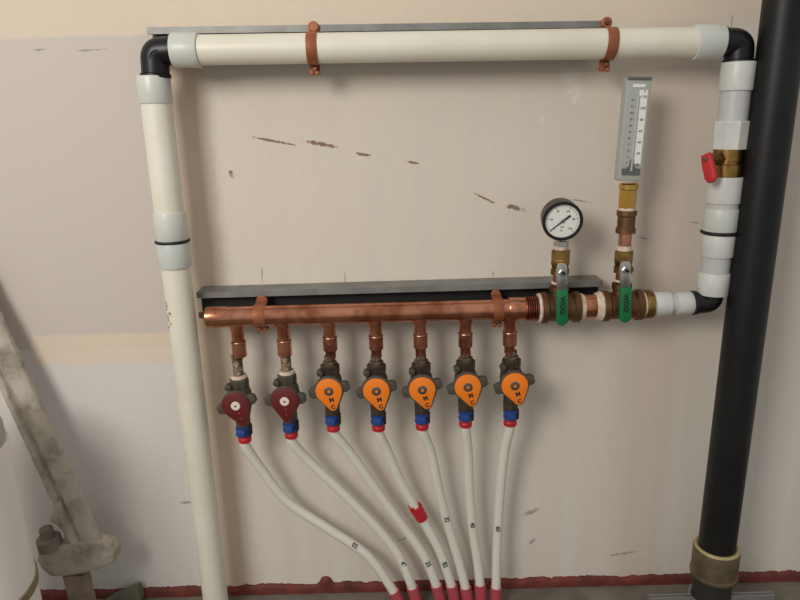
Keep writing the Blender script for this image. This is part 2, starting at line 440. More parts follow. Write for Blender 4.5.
# right valve pipe
def rx(y): return 738.5 + (y - 70) * (713.5 - 738.5) / (283 - 70)
root = thing('plastic_pipe', 'upright white plastic pipe stack with sockets, below the upper right black elbow', 'pipe', P(rx(121), 121, YP), 'white plastic pipe stacks')
pipe(MB(), (rx(62), 62), (rx(91), 91), 33, 0.0015).obj('socket', 'whitep', root)
pipe(MB(), (rx(88), 88), (rx(124), 124), 28.5).obj('pipe_run', 'clearp', root)
p, q, r = seg((rx(121), 121), (rx(149), 149), 34.5); MB().lathe(p, q - p, [(0, r * .96), (0.002, r), ((q - p).length, r * .97)], 8).obj('faceted_socket', 'whitep', root, sharp=20)
root = thing('ball_valve', 'brass ball valve with red handle between the white plastic pipe sections at right', 'valve', P(rx(163), 163, YP), None)
p, q, r = seg((rx(147), 147), (rx(178), 178), 30); L = (q - p).length
MB().lathe(p, q - p, [(0, r * .93), (.0015, r * .98), (L * .44, r * .98), (L * .47, r * .93), (L * .53, r * .93), (L * .56, r * 1.02), (L - .0015, r * 1.02), (L, r * .95)], 40).obj('valve_body', 'brass', root)
c = (p + q) / 2 + Z * .006; sd = Vector((-0.88, -0.47, 0)).normalized()
hp = c + sd * (r + .019)
MB().cyl(c + sd * r * .7, hp + sd * .001, .0105, .0085, 6).obj('stem', 'brass', root)
h1 = P(713.5, 182, hp.y - .014); hd = h1 - hp; hd = (hd - sd * hd.dot(sd) * .25); hl = hd.length; hd.normalize(); hn = (sd - hd * sd.dot(hd)).normalized(); hs = hd.cross(hn)
MB().prism([(-.008, -.0065), (hl * .15, -.0085), (hl * .8, -.0085), (hl * 1.0, -.005), (hl * 1.03, 0), (hl * 1.0, .005), (hl * .8, .0085), (hl * .15, .0085), (-.008, .0065)], hp, hd, hs, hn, .008, .002).obj('handle', 'redhandle', root)
MB().lathe(hp + hn * .0075, hn, [(0, .0036), (.002, .0036), (.003, .0026)], 6).obj('nut', 'brassd', root)

root = thing('plastic_pipe', 'upright white plastic pipe stack with black rubber ring, below the red handled valve', 'pipe', P(rx(292), 292, YP), 'white plastic pipe stacks')
pipe(MB(), (rx(176.5), 176.5), (rx(203), 203), 34, 0.0015).obj('socket', 'whitep', root)
pipe(MB(), (rx(200), 200), (rx(212), 212), 30.5).obj('pipe_run', 'clearp', root)
pipe(MB(), (rx(208), 208), (rx(231), 231), 33, 0.0018).obj('union_half', 'collar', root)
p, q, r = seg((rx(230), 230), (rx(234), 234), 33.5); MB().torus((p + q) / 2, q - p, r - 0.0005, 0.0024).obj('rubber_ring', 'ring', root)
pipe(MB(), (rx(234), 234), (rx(256), 256), 31.5, 0.0015).obj('union_half', 'whitep', root)
pipe(MB(), (rx(253), 253), (rx(275), 275), 27.5).obj('pipe_run', 'clearp', root)
pipe(MB(), (rx(272), 272), (rx(294), 294), 30, 0.0015).obj('socket', 'whitep', root)

# short level pipe to manifold
YM = -0.0625
def my(x): return 317.3 + (x - 205) * (307.5 - 317.3) / (560 - 205) if x < 560 else 307.5 + (x - 560) * (302.5 - 307.5) / (700 - 560)
def mseg(x0, x1): return (x0, my(x0)), (x1, my(x1))
root = thing('plastic_pipe', 'short level white plastic pipe between brass ring and lower right black elbow', 'pipe', P(670, my(670), YM), None)
pipe(MB(), *mseg(675, 695), 22.5, .001, YM).obj('socket', 'whitep', root)
pipe(MB(), *mseg(667, 678), 20.5, 0, YM).obj('pipe_run', 'clearp', root)
pipe(MB(), *mseg(650, 669), 24.5, .001, YM).obj('socket', 'whitep', root)
pipe(MB(), *mseg(643.5, 651), 29.5, .0012, YM).obj('brass_ring', 'brass', root)
p, q, r = seg(*mseg(640.5, 644), 26, YM); MB().torus((p + q) / 2, q - p, r - .0015, .0026).obj('thread_tape', 'tape', root)

# ------------------------------------------------------------------ copper manifold
BR = [(236, 327), (282, 325.5), (328.5, 323.5), (375, 322), (420, 320.5), (465.5, 319), (510.5, 317.5)]
root = thing('copper_manifold', 'long copper manifold pipe with seven branches hanging under it', 'manifold', P(365, 313, YM))
p, q, rt_ = seg(*mseg(206, 524), 20.5, YM); trunk_d = (q - p).normalized(); L = (q - p).length
MB().lathe(p, q - p, [(0, rt_ * .8), (.0012, rt_ * .97), (.0025, rt_ * 1.06), (.03, rt_ * 1.06), (.0315, rt_), (L, rt_)], 44).obj('trunk', 'copper', root)
pipe(MB(), *mseg(508, 525), 24, .0015, YM).obj('coupling', 'copper', root)
p1, q1, r1 = seg(*mseg(524, 537), 24, YM); L1 = (q1 - p1).length; pr = []
for k in range(6):
    t = L1 * k / 6; pr += [(t, r1 * .9), (t + L1 / 14, r1 * 1.06), (t + L1 / 8, r1 * 1.06)]
MB().lathe(p1, q1 - p1, pr + [(L1, r1 * .9)], 36).obj('threaded_adapter', 'copperd', root)
BRBOT = []
for i, (bx_, by_) in enumerate(BR):
    c = P(bx_, my(bx_), YM); rs = .0096
    zs = 0.0400 if i < 2 else 0.0365; zbot = 0.064 if i < 2 else 0.058
    b = MB().lathe(c - Z * (rt_ * .55), -Z, [(0, rs * 1.25), (.004 + rt_ * .4, rs * 1.15), (.007 + rt_ * .4, rs), (zs - rt_ * .5, rs)], 28).obj('branch', 'copper', root)
    MB().lathe(c - Z * zs, -Z, [(0, rs * .98), (.0008, rs * 1.13), (zbot - zs - .0008, rs * 1.13), (zbot - zs, rs)], 28).obj('branch_socket', 'copperd' if i > 1 else 'copper', b)
    MB().torus(c - Z * zs, Z, rs * 1.04, .0012, 28, 8).obj('solder_ring', 'solder', b)
    if i > 1: MB().lathe(c - Z * (zbot - .001), -Z, [(0, rs * .98), (.003, rs * .86), (.013, rs * .84), (.0135, rs * .7)], 28).obj('reducer', 'copperd', b)
    BRBOT.append(c - Z * (zbot if i < 2 else zbot + .012))

# bronze tees, nipple
def tee(x0, x1, neck_px, label):
    root = thing('pipe_tee', label, 'pipe tee', P((x0 + x1) / 2, my((x0 + x1) / 2), YM), 'bronze tees')
    p, q, r = seg(*mseg(x0, x1), 29.5, YM); L = (q - p).length
    mm = MB(); mm.lathe(p, q - p, [(0, r * .9), (.001, r * 1.06), (.009, r * 1.06), (.0115, r * .93), (L - .0115, r * .93), (L - .009, r * 1.06), (L - .001, r * 1.06), (L, r * .9)], 40)
    mm.obj('tee_body', 'bronze', root)
    c = P(neck_px, my(neck_px), YM)
    MB().lathe(c, Z, [(0, .014), (r + .002, .0125), (r + .004, .0145), (r + .012, .0145), (r + .013, .012)], 32).obj('neck', 'bronze', root)
    a, b = P(x0 - 1, my(x0), YM), P(x0 + 2, my(x0), YM)
    MB().torus(a, q - p, r * .9, .0028, 36, 8).obj('thread_tape', 'tape', root)
    return c + Z * (r + .013)
n1 = tee(540, 579, 558.5, 'bronze tee under the pressure gauge, joined to the copper manifold end')
n2 = tee(601, 641, 620.5, 'bronze tee under the thermometer, next to the brass ring')
root = thing('pipe_nipple', 'short copper nipple with white thread tape between the two bronze tees', 'pipe nipple', P(590, my(590), YM))
pipe(MB(), *mseg(578, 602), 24.5, 0, YM).obj('nipple_tube', 'copper', root)
p, q, r = seg(*mseg(578.5, 584), 27, YM); MB().lathe(p, q - p, [(0, r * 1.05), (.004, r * 1.02), (.0075, r * .93)], 36).obj('thread_tape', 'tape', root)
p, q, r = seg(*mseg(594.5, 601.5), 28, YM); MB().lathe(p, q - p, [(0, r * .9), (.003, r * 1.0), (.0085, r * 1.05)], 36).obj('thread_tape', 'tape', root)

# green-lever ball valves on the tees
def green_valve(c, top_z, lever_px, label):
    """c: top of the tee neck; top_z: height of the valve top"""
    root = thing('ball_valve', label, 'valve', c, 'green lever ball valves')
    H = top_z - c.z; r = .0125
    MB().lathe(c - Z * .003, Z, [(0, .0098), (.019, .0098)], 28).obj('nipple', 'copper', root)
    MB().torus(c + Z * .0035, Z, .0104, .0019, 28, 8).obj('thread_tape', 'tape', root)
    z0 = .015
    MB().lathe(c + Z * z0, Z, [(0, .0115), (.001, .0138), (.010, .0138), (.011, .0118), (.015, .0130), (.020, .0142), (.026, .0130), (H - z0 - .014, .0118), (H - z0 - .013, .0138), (H - z0 - .001, .0138), (H - z0, .0115)], 8).obj('valve_body', 'brass', root, sharp=25)
    s0 = c + Z * (H * .52)
    MB().cyl(s0 + Vector((0, -.008, 0)), s0 + Vector((0, -.026, 0)), .0065, seg=24).obj('stem', 'brass', root)
    # lever: flat chrome strap, then vinyl grip, hanging down in front of the tee
    yl = s0.y - .030
    l0 = P(*lever_px[0], yl); l1 = P(*lever_px[1], yl); d = (l1 - l0).normalized(); s = Y.cross(d).normalized(); n = Vector((0, -1, 0))
    L = (l1 - l0).length; wv = .0072
    lev = MB().prism([(-.004, -wv * .7), (0, -wv), (L * .5, -wv), (L * .5, wv), (0, wv), (-.004, wv * .7)], l0, d, s, n, .003, .0004).obj('lever', 'chrome', root)
    nutc = P(*lever_px[2], yl)
    MB().lathe(nutc + n * .002, n, [(0, .0056), (.0055, .0056), (.0065, .0046)], 6).obj('nut', 'chrome', root, sharp=20)
    MB().lathe(nutc + n * .0075, n, [(0, .0026), (.004, .0026), (.0045, .002)], 16).obj('stem_end', 'hole', root)
    gw = .0083
    gl = MB().prism([(L * .40, -gw), (L * .95, -gw), (L * 1.0, -gw * .55), (L * 1.02, 0), (L * 1.0, gw * .55), (L * .95, gw), (L * .40, gw)], l0 + Y * .001, d, s, n, .0065, .0012).obj('grip', 'green', root)
    tl = l0 + d * (L * .66) + n * .0056
    s2 = -s if s.z < 0 else s
    side = d.cross(n)
    me = textmesh('WOG', .0105, lambda x, y, z: tl + d * x - side * y + n * z, bold=.0005)
    link('lettering', me, 'greendark', gl)
    return c + Z * H
g1 = green_valve(n1, P(558.5, 249.5, YM).z, ((561.5, 266), (561.5, 324), (562, 272)), 'ball valve with green lever below the round pressure gauge')
g2 = green_valve(n2, P(620.5, 250.5, YM).z, ((625, 264), (624.5, 321), (625, 269.5)), 'ball valve with green lever below the tall thermometer')

# ------------------------------------------------------------------ pressure gauge
gy = YM - .028
gc = P(562.3, 220.8, gy)                  # centre of the dial
axis = Vector((-.07, -.98, -.13)).normalized()
gu = Z.cross(axis).normalized(); gu = (-gu if gu.x < 0 else gu); gv = axis.cross(gu); gv = -gv if gv.z < 0 else gv
rg = 19.6 * mpp(gc)
root = thing('pressure_gauge', 'round black pressure gauge with white dial standing on the manifold', 'pressure gauge', g1)
bk = gc - axis * .028
MB().lathe(bk, axis, [(0, rg * .82), (.0015, rg * .93), (.004, rg * .98), (.026, rg * .98), (.0265, rg * 1.03), (.031, rg * 1.03), (.0325, rg * .99), (.0325, rg * .88), (.0285, rg * .86)], 56).obj('case', 'gauge', root)
dial = MB().lathe(gc + axis * .0008, axis, [(0, rg * .87), (.0006, rg * .87)], 56).obj('dial', 'face', root)
def gp(a, rr, h=.0015): return gc + (gu * math.cos(a) + gv * math.sin(a)) * rr * rg + axis * h
m = MB()
for k in range(51):
    a = math.radians(225 - 270 * k / 50); big_ = k % 10 == 0
    u = gu * math.cos(a) + gv * math.sin(a); v = axis.cross(u)
    m.prism([(rg * (.70 if big_ else .75), -.00022 * (2 if big_ else 1)), (rg * .80, -.00022 * (2 if big_ else 1)), (rg * .80, .00022 * (2 if big_ else 1)), (rg * (.70 if big_ else .75), .00022 * (2 if big_ else 1))], gc + axis * .0013, u, v, axis, .0002)
m.obj('tick_marks', 'ink', dial)
for k, tx in enumerate(('0', '20', '40', '60', '80', '100')):
    a = math.radians(225 - 270 * k / 5); o0 = gp(a, .57, .0014)
    link('lettering', textmesh(tx, .0042, lambda x, y, z: o0 + gu * x + gv * y + axis * z), 'ink', dial)
for tx, sx, sy, sz in (('psi', 0, -.30, .0042), ('kPa', -.02, -.50, .0032)):
    o0 = gc + gu * sx * rg + gv * sy * rg + axis * .0014
    link('lettering', textmesh(tx, sz, lambda x, y, z: o0 + gu * x + gv * y + axis * z), 'ink', dial)
a = math.radians(219); nu = gu * math.cos(a) + gv * math.sin(a); nv = axis.cross(nu)
m = MB().prism([(-rg * .48, -.0015), (-rg * .12, -.0012), (rg * .80, -.0003), (rg * .80, .0003), (-rg * .12, .0012), (-rg * .48, .0015)], gc + axis * .0026, nu, nv, axis, .0004)
m.obj('needle', 'ink', dial)
MB().lathe(gc + axis * .001, axis, [(0, .0022), (.0028, .0022), (.0032, .0016)], 16).obj('needle_hub', 'greyd', dial)
base = Vector((g1.x, g1.y, g1.z))
MB().lathe(base - Z * .002, Z, [(0, .0085), (.004, .0105), (.0075, .0105)], 28).obj('thread_tape', 'tape', root)
MB().lathe(base + Z * .005, Z, [(0, .0095), (.0008, .0112), (.0075, .0112), (.0085, .0095)], 6).obj('hexagon_nut', 'chrome', root, sharp=20)
MB().cyl(base + Z * .012, Vector((bk.x, base.y, bk.z - rg * .7)) , .0065, seg=24).obj('stem', 'chrome', root)

# ------------------------------------------------------------------ thermometer
root = thing('thermometer', 'tall narrow grey thermometer with white scale standing on brass fittings', 'thermometer', g2)
cz = P(629.3, 182.5, YM).z
z0 = g2.z
def tl(m, za, zb, prof, seg=28): return m.lathe(Vector((g2.x, g2.y, za)), Z, [((zb - za) * t, r) for t, r in prof], seg)
zz = lambda py: P(622, py, YM).z
tl(MB(), z0 - .002, zz(245.5), [(0, .009), (.3, .0112), (1, .0108)]).obj('thread_tape', 'tape', root)
tl(MB(), zz(245), zz(231), [(0, .0092), (1, .0092)]).obj('copper_nipple', 'copper', root)
tl(MB(), zz(233.5), zz(210), [(0, .011), (.03, .0142), (.22, .0142), (.28, .0125), (.72, .0125), (.78, .0142), (.97, .0142), (1, .011)]).obj('bronze_coupling', 'bronze', root)
tl(MB(), zz(211.5), zz(207.5), [(0, .0125), (1, .0115)]).obj('thread_tape', 'tape', root)
tl(MB(), zz(208.5), zz(189), [(0, .0115), (.05, .0128), (.95, .0128), (1, .011)], 6).obj('hexagon_adapter', 'brassn', root, sharp=20)
tl(MB(), zz(190), zz(183), [(0, .012), (.1, .0134), (.8, .0134), (1, .0115)]).obj('brass_collar', 'brassn', root)
# case, upright block with rounded corners; front faces the room
ty = YM - .016
c0 = P(629.5, 181, ty); c1 = P(639.8, 77, ty); up_ = (c1 - c0).normalized(); sx = Vector((1, 0, 0)) - up_ * up_.x; sx.normalize(); nf = sx.cross(up_); nf = -nf if nf.y > 0 else nf
TL = (c1 - c0).length; TW = 24.5 * mpp((c0 + c1) / 2)
mid_ = (c0 + c1) / 2
case = MB().prism(rrect(TW, TL, .0035), mid_ - nf * .018, sx, up_, nf, .018, .0016).obj('case', 'grey', root)
def tp(x, y, z=.0): return mid_ + sx * (x * TW) + up_ * (y * TL) + nf * z     # x -.5...5, y -.5...5
def plate(nm, x0_, x1_, y0_, y1_, h0, h1, mt_, par):
    q = tp((x0_ + x1_) / 2, (y0_ + y1_) / 2, h0)
    return MB().prism(rrect((x1_ - x0_) * TW, (y1_ - y0_) * TL, .0006, 2), q, sx, up_, nf, h1 - h0).obj(nm, mt_, par, sharp=20)
scl = plate('scale_plate', -.36, .0, -.36, .34, 0, .0008, 'scalel', root)
scr = plate('scale_plate', .05, .38, -.33, .38, 0, .0008, 'scaler', root)
MB().cyl(tp(0.01, -.40, .001), tp(0.01, .33, .001), .0019, seg=14).obj('glass_tube', 'glass', root)
plate('bulb_guard', -.36, .38, -.44, -.375, 0, .0016, 'greyd', root)
MB().prism([(-.0065, 0), (.0065, 0), (.003, .006), (.002, .014), (-.002, .014), (-.003, .006)], tp(0.0, -.385, .0006), sx, up_, nf, .0018).obj('bulb_cover', 'greyd', root)
MB().prism(rrect(TW * .97, .004, .0015), tp(0, .487, -.001), sx, up_, nf, .0032, .0008).obj('top_lip', 'greyd', root)
plate('title_strip', -.24, .26, .405, .435, 0, .0006, 'scaler', root)
def tput(tx, size, x, y, par):
    o0 = tp(x, y, .0009); link('lettering', textmesh(tx, size, lambda a_, b_, c_: o0 + sx * a_ + up_ * b_ + nf * c_, .0002), 'ink', par)
tyy = lambda py: .5 - (py - 76) / 105
tput('F', .0052, .26, tyy(90.5), scr)
m = MB(); m2 = MB()
for k, v in enumerate(('120', '100', '80', '60', '40', '20', '0')):
    y = tyy(95.3 + k * 11.4); tput(v, .0050, .24, y, scr)
    for j in range(4):
        yy = y - j * (11.4 / 105) / 4
        if yy > -.33: m.prism([(0, -.00018), (.0016 if j else .0026, -.00018), (.0016 if j else .0026, .00018), (0, .00018)], tp(.06, yy, .0008), sx, up_, nf, .0003)
for k in range(11):
    y = tyy(98.7 + k * 6.35); tput(str(50 - 5 * k), .0040, -.2, y, scl)
    m2.prism([(0, -.00018), (.0022, -.00018), (.0022, .00018), (0, .00018)], tp(-.08, y, .0008), sx, up_, nf, .0003)
m.obj('tick_marks', 'ink', scr); m2.obj('tick_marks', 'ink', scl)

# ------------------------------------------------------------------ pipe straps
def strap(c, r, wpx, label, lug, ytop=.016, ybot=.014, parts_group='copper coloured pipe straps', stand=.004):
    """band over the front of a level pipe at c, tabs above and below"""
    w_ = wpx * mpp(c) ; root = thing('pipe_strap', label, 'pipe strap', c, parts_group)
    t = .0018; ro = r + t; yb = -SD - .001 - c.y      # strut front, relative to the axis
    outer = []; inner = []
    outer.append((yb - .001, ro + ytop)); inner.append((yb + .001, ro + ytop))
    outer.append((yb - .001, ro * .95 + .003)); inner.append((yb + .001, ro * .95 + .003))
    for k in range(17):
        a = math.radians(70 + 220 * k / 16); outer.append((ro * math.cos(a), ro * math.sin(a))); inner.append(((r - .0002) * math.cos(a), (r - .0002) * math.sin(a)))
    outer += [(yb * .5 - .001, -ro * 1.02), (yb * .5 - .004, -ro - ybot)]; inner += [(yb * .5 + .001, -ro * 1.0), (yb * .5 - .002, -ro - ybot)]
    MB().prism(outer + inner[::-1], c - X * w_ / 2, Y, Z, X, w_, .0003).obj('band', 'clampc', root)
    if lug in ('top', 'both'):
        q = c + Vector((0, yb - .001, ro + ytop - .003)); MB().lathe(q, -Y, [(0, w_ * .52), (.003, w_ * .52), (.004, w_ * .42)], 24).obj('top_tab', 'clampc', root)
        MB().lathe(q - Y * .004, -Y, [(0, .0035), (.002, .0035), (.003, .0028)], 6).obj('bolt_head', 'bolt', root, sharp=20)
    if lug == 'head':
        q = c + Vector((0, yb - .001, ro + ytop - .002))
        MB().lathe(q, -Y, [(0, w_ * .5), (.002, w_ * .5), (.003, w_ * .42)], 24).obj('top_tab', 'clampc', root)
    q = c + Vector((0, yb * .5 - .004, -ro - ybot + .001))
    for s_ in (-1, 1):
        MB().cyl(q + Vector((s_ * w_ * .26, .006, 0)), q + Vector((s_ * w_ * .26, -.004, -.001)), w_ * .24, seg=18, bev=.001).obj('lug', 'clampc', root)
    MB().lathe(q + Vector((w_ * .1, -.004, .005)), -Y, [(0, .0032), (.0025, .0032), (.003, .002)], 6).obj('screw_head', 'bolt', root, sharp=20)
    return root
rp = 29 / 2 * mpp(P(440, 46, YP))
strap(P(312.8, 48.5, YP), rp, 10.5, 'copper coloured strap on top cream pipe, above the brown wall scuffs', 'head', .011, .010)
strap(P(609, 43.8, YP), rp, 10.5, 'copper coloured strap on top cream pipe, nearest the thermometer', 'top', .011, .011).rotation_euler = (0, math.radians(3.5), 0)
strap(P(260.5, my(260.5), YM), rt_, 11.5, 'copper strap on the manifold between the first and second branches', 'head', .003, .006)
strap(P(497.5, my(497.5), YM), rt_, 10, 'copper strap on the manifold just beside the last orange valve branch', 'head', .003, .009)

# ------------------------------------------------------------------ zone valves
def teardrop(r, tip, rt2, n=28):
    """round head of radius r at the origin, narrowing to a tip of radius rt2 centred tip below"""
    a = math.acos((r - rt2) / tip); pts = []        # tangent angle from straight down
    st_, en = -PI / 2 + a, 1.5 * PI - a
    for k in range(n + 1):
        t = st_ + (en - st_) * k / n; pts.append((r * math.cos(t), r * math.sin(t)))
    for k in range(9):
        t = -PI / 2 - a + 2 * a * k / 8; pts.append((rt2 * math.cos(t), -tip + rt2 * math.sin(t)))
    return pts
HY = .034                                            # handle face stands this far in front of the valve axis
def make_valve(kind, label, top):
    """local frame: valve axis on Z through the origin, origin level with the handle centre"""
    root = thing('zone_valve', label, 'valve', (0, 0, 0), 'zone valves under the manifold')
    red = kind == 'red'
    nl = top
    # threaded brass nipple
    pr = [(0, .0066)]; k = 0; h = nl - (.036 if red else .027)
    nth = 11
    for k in range(nth):
        t = h * k / nth; pr += [(t + .0002, .0068), (t + h / nth * .5, .0082 if (k < 8 or not red) else .0092)]
    pr.append((h, .0068))
    MB().lathe((0, 0, nl - h), Z, pr, 24).obj('threaded_nipple', 'brassd', root)
    if red: MB().lathe((0, 0, .031), Z, [(0, .0115), (.002, .0128), (.006, .0118)], 28).obj('thread_tape', 'tape', root)
    else: MB().lathe((0, 0, .024), Z, [(0, .0095), (.001, .0112), (.012, .0112), (.013, .0085)], 6).obj('hexagon_nut', 'brassd', root, sharp=20)
    b = MB()
    b.lathe((0, 0, .016), Z, [(0, .0125), (.002, .0148), (.014, .0148), (.016, .0125)], 8)
    b.lathe((0, 0, -.021), Z, [(0, .0105), (.004, .0135), (.011, .0165), (.021, .0178), (.031, .0165), (.038, .0135)], 32)
    b.lathe((0, 0, -.060), Z, [(0, .0085), (.001, .0112), (.02, .0118), (.038, .0112), (.042, .0095)], 8)
    b.obj('valve_body', 'olive' if red else 'body', root, sharp=30)
    MB().cyl((.0, -.014, .0), (0, -HY + .008, 0), .010, .009, 24).obj('stem', 'olive', root)
    ear = MB().cyl((-.0145, -.004, .021), (-.0145, -.016, .021), .0052, seg=20, bev=.001).obj('port_plug', 'olive', root)
    # handle, turned a little
    w_ = .031; hh = .0078
    o0 = Vector((0, -HY + .010, 0)); n_ = Vector((0, -1, 0))
    hb = MB()
    out = teardrop(.0224, .0278 if red else .0268, .0080)
    hb.prism(out, o0, X, Z, n_, .0075, .0012)
    hb.prism([(-w_, -hh * .62), (-w_ * .88, -hh), (-.012, -hh * 1.25), (.012, -hh * 1.25), (w_ * .88, -hh), (w_, -hh * .62), (w_, hh * .62), (w_ * .88, hh), (.012, hh * 1.25), (-.012, hh * 1.25), (-w_ * .88, hh), (-w_, hh * .62)], o0 + Y * .003, X, Z, n_, .0092, .001)
    hbo = hb.obj('handle', 'olive', root)
    if red: po = teardrop(.0212, .0278, .0072)
    else: po = teardrop(.0200, .0258, .0066)
    plo = MB().prism(po, o0 + n_ * .0073, X, Z, n_, .0027, .0009).obj('handle_plate', 'maroon' if red else 'orange', hbo)
    f0 = o0 + n_ * .0099
    if red:
        MB().lathe(f0 - n_ * .0005, n_, [(0, .0070), (.0014, .0070), (.0020, .0063)], 28).obj('centre_disc', 'cream', hbo)
        MB().lathe(f0 + n_ * .0014, n_, [(0, .0015), (.0005, .0015)], 14).obj('centre_hole', 'hole', hbo)
        for zz_ in (-.0125, -.0225): MB().lathe(f0 - n_ * .0004 + Z * zz_, n_, [(0, .0012), (.0006, .0011)], 12).obj('rivet', 'pinkred', hbo)
    else:
        MB().lathe(f0 - n_ * .0005, n_, [(0, .0070), (.0012, .0070), (.0018, .0060), (.0018, .0028), (.0004, .0026)], 28).obj('screw_head', 'screwg', hbo)
        for tx, sz, zz_, xx in (('M', .0095, -.0145, .0010), ('C', .0085, -.0262, .0004)):
            q = f0 - n_ * .0001 + Z * zz_ + X * xx
            link('lettering', textmesh(tx, sz, lambda x, y, z: q + X * x + Z * y + n_ * z, bold=.0005), 'markd', hbo, 35)
    # blue clip in front of the outlet, red collar round the tube
    zo = -.016 if red else -.020
    bc = MB(); bc.lathe((-.001, -.0045, -.0475 + zo), Z, [(0, .0085), (.001, .0106), (.0055, .0110), (.0065, .0096), (.0105, .0096), (.0115, .0110), (.0145, .0106), (.0155, .009)], 16)
    bc.box((-.001, -.013, -.040 + zo), .012, .008, .011, None, .0015); bc.obj('blue_clip', 'blue', root, sharp=30)
    MB().box((.0095, -.001, -.040 + zo), .006, .013, .018, None, .0015).obj('lock_tab', 'hole', root)
    rc = MB(); rc.lathe((0, 0, -.061 + zo), Z, [(0, .0082), (.001, .0102), (.007, .0106), (.0085, .0096), (.0125, .0096), (.0135, .0085)], 24)
    rc.obj('red_collar', 'red', root)
    return root, hbo

V = [('red', 235.6, 406, 20), ('red', 284.6, 401.5, 5), ('orange', 328.7, 391.5, 13), ('orange', 376.3, 391.3, 15), ('orange', 422.3, 390, 17), ('orange', 468, 387.3, 16), ('orange', 515, 386, 18)]
VL = ['maroon-handled zone valve on the first manifold branch beside the tall pipe, handle tilted',
      'maroon-handled zone valve on the second manifold branch, next to the first orange one',
      'orange-handled zone valve next to the maroon ones, third on the manifold',
      'orange-handled zone valve on fourth branch, whose tube carries the loose red ring',
      'orange-handled zone valve on fifth branch, third from the pressure gauge end',
      'orange-handled zone valve on sixth branch, second from the pressure gauge end',
      'orange-handled zone valve on the last branch, nearest the pressure gauge']
proto = {}
VB = []
for i, (kd, px, py, rot) in enumerate(V):
    fc = P(px, py, YM - HY); loc = Vector((fc.x, YM, fc.z))
    top = BRBOT[i].z - loc.z
    if kd not in proto:
        r_, h_ = make_valve(kd, VL[i], top + .004); proto[kd] = (r_, top)
        o = r_
    else:
        o = copy_tree(proto[kd][0]); o['label'] = VL[i]
    o.location = loc
    h = [c for c in o.children if c.name.startswith('handle')][0]
    h.rotation_euler = (0, -math.radians(rot - 2), 0)
    VB.append(loc)
    print('valve', i, 'x off', round(loc.x - BRBOT[i].x, 4), 'top', round(top, 4))

# ------------------------------------------------------------------ tubes
YS = -0.052
TP = [  # via points in the picture, sleeve top, numerals, y of the numerals
    ([(262, 470), (288, 502), (330, 530), (368, 556)], (394, 592), '02', 545),
    ([(310, 462), (345, 495), (378, 529), (399, 556)], (412.5, 588), '47', 562),
    ([(352, 455), (378, 492), (404, 527), (424, 556)], (436.5, 586), '25', 561),
    ([(388, 452), (402, 484), (423, 520), (440, 552)], (451.5, 586), '82', 561),
    ([(431, 452), (439, 490), (449, 528), (459, 562)], (465.5, 588), '32', 517),
    ([(468, 452), (469.5, 490), (473, 530), (477.5, 562)], (480, 585), '40', 522),
    ([(504.5, 452), (500.5, 490), (497.8, 530), (496.5, 562)], (496, 588), '60', 528)]
TLAB = ['white plastic tube curving from the first maroon valve to the floor',
        'white plastic tube curving from the second maroon valve to the floor',
        'white plastic tube curving from the first orange valve beside the maroon ones',
        'white plastic tube with a loose red ring partway down it',
        'white plastic tube just right of the one carrying the loose red ring',
        'white plastic tube hanging from the second last orange valve',
        'nearly straight white plastic tube hanging from the orange valve nearest the gauge']
for i, (via, end, num, ny) in enumerate(TP):
    s0 = VB[i] - Z * .066
    n_ = len(via) + 1; pts = [s0, s0 - Z * .018]
    for k, (px, py) in enumerate(via):
        t = (k + 1) / n_; pts.append(P(px, py, YM + .012 * math.sin(PI * t) + (YS - YM) * t))
    e = P(*end, YS); pts += [e]
    low = e + (e - pts[-2]).normalized() * .03; low.z = .002; pts.append(low)
    path = catmull(pts, 10); rtb = .0079
    root = thing('floor_tube', TLAB[i], 'tube', low, 'white heating tubes')
    MB().tube(path, rtb, 22).obj('tube_run', 'tube', root, sharp=60)
    dn = (low - e).normalized()
    MB().tube([e - dn * .002, e - dn * .0015, e + dn * .02, Vector((low.x, low.y, 0.0))], lambda t: .0088 if t == 0 else .0101, 24).obj('floor_sleeve', 'pinkred', root, sharp=50)
    # printed numerals on the front of the tube
    best = min(range(len(path)), key=lambda k: abs((path[k] - P(400, ny, path[k].y)).dot(up)) if path[k].z > .02 else 9)
    c = path[best]; d = (path[best + 1] - path[best - 1]).normalized()
    vw = (CAMLOC - c); vw = (vw - d * vw.dot(d)).normalized(); sd_ = d.cross(vw)
    def cmap(x, y, z, c=c, d=d, vw=vw, sd_=sd_):
        a = y / rtb; return c + d * x + (vw * math.cos(a) - sd_ * math.sin(a)) * (rtb + z + .0001)
    link('lettering', textmesh(num, .0104, lambda x, y, z: cmap(x, y, z), .0003, .0003), 'ink', root, 35)
    if i == 3:
        k = min(range(len(path)), key=lambda k: (path[k] - P(418, 513, path[k].y)).length); c = path[k]; d = (path[k + 1] - path[k - 1]).normalized()
        rr = thing('sleeve_ring', 'loose red plastic ring slid partway down a white tube', 'ring', c)
        m = MB(); m.lathe(c - d * .014, d, [(0, rtb + .0004), (0, rtb + .0032), (.003, rtb + .0036), (.004, rtb + .0026), (.022, rtb + .0026), (.027, rtb + .0018), (.028, rtb + .0004)], 28)
        m.obj('ring_wall', 'red', rr)
        tb = MB()
        for k2 in range(4):
            u, v, _ = basis(d); a = PI / 2 * k2 + .4; e_ = u * math.cos(a) + v * math.sin(a)
            tb.box(c - d * .0165 + e_ * (rtb + .002), .005, .0022, .006, Matrix((d.cross(e_), e_, d)).transposed(), .0004)
        tb.obj('ring_teeth', 'red', rr)

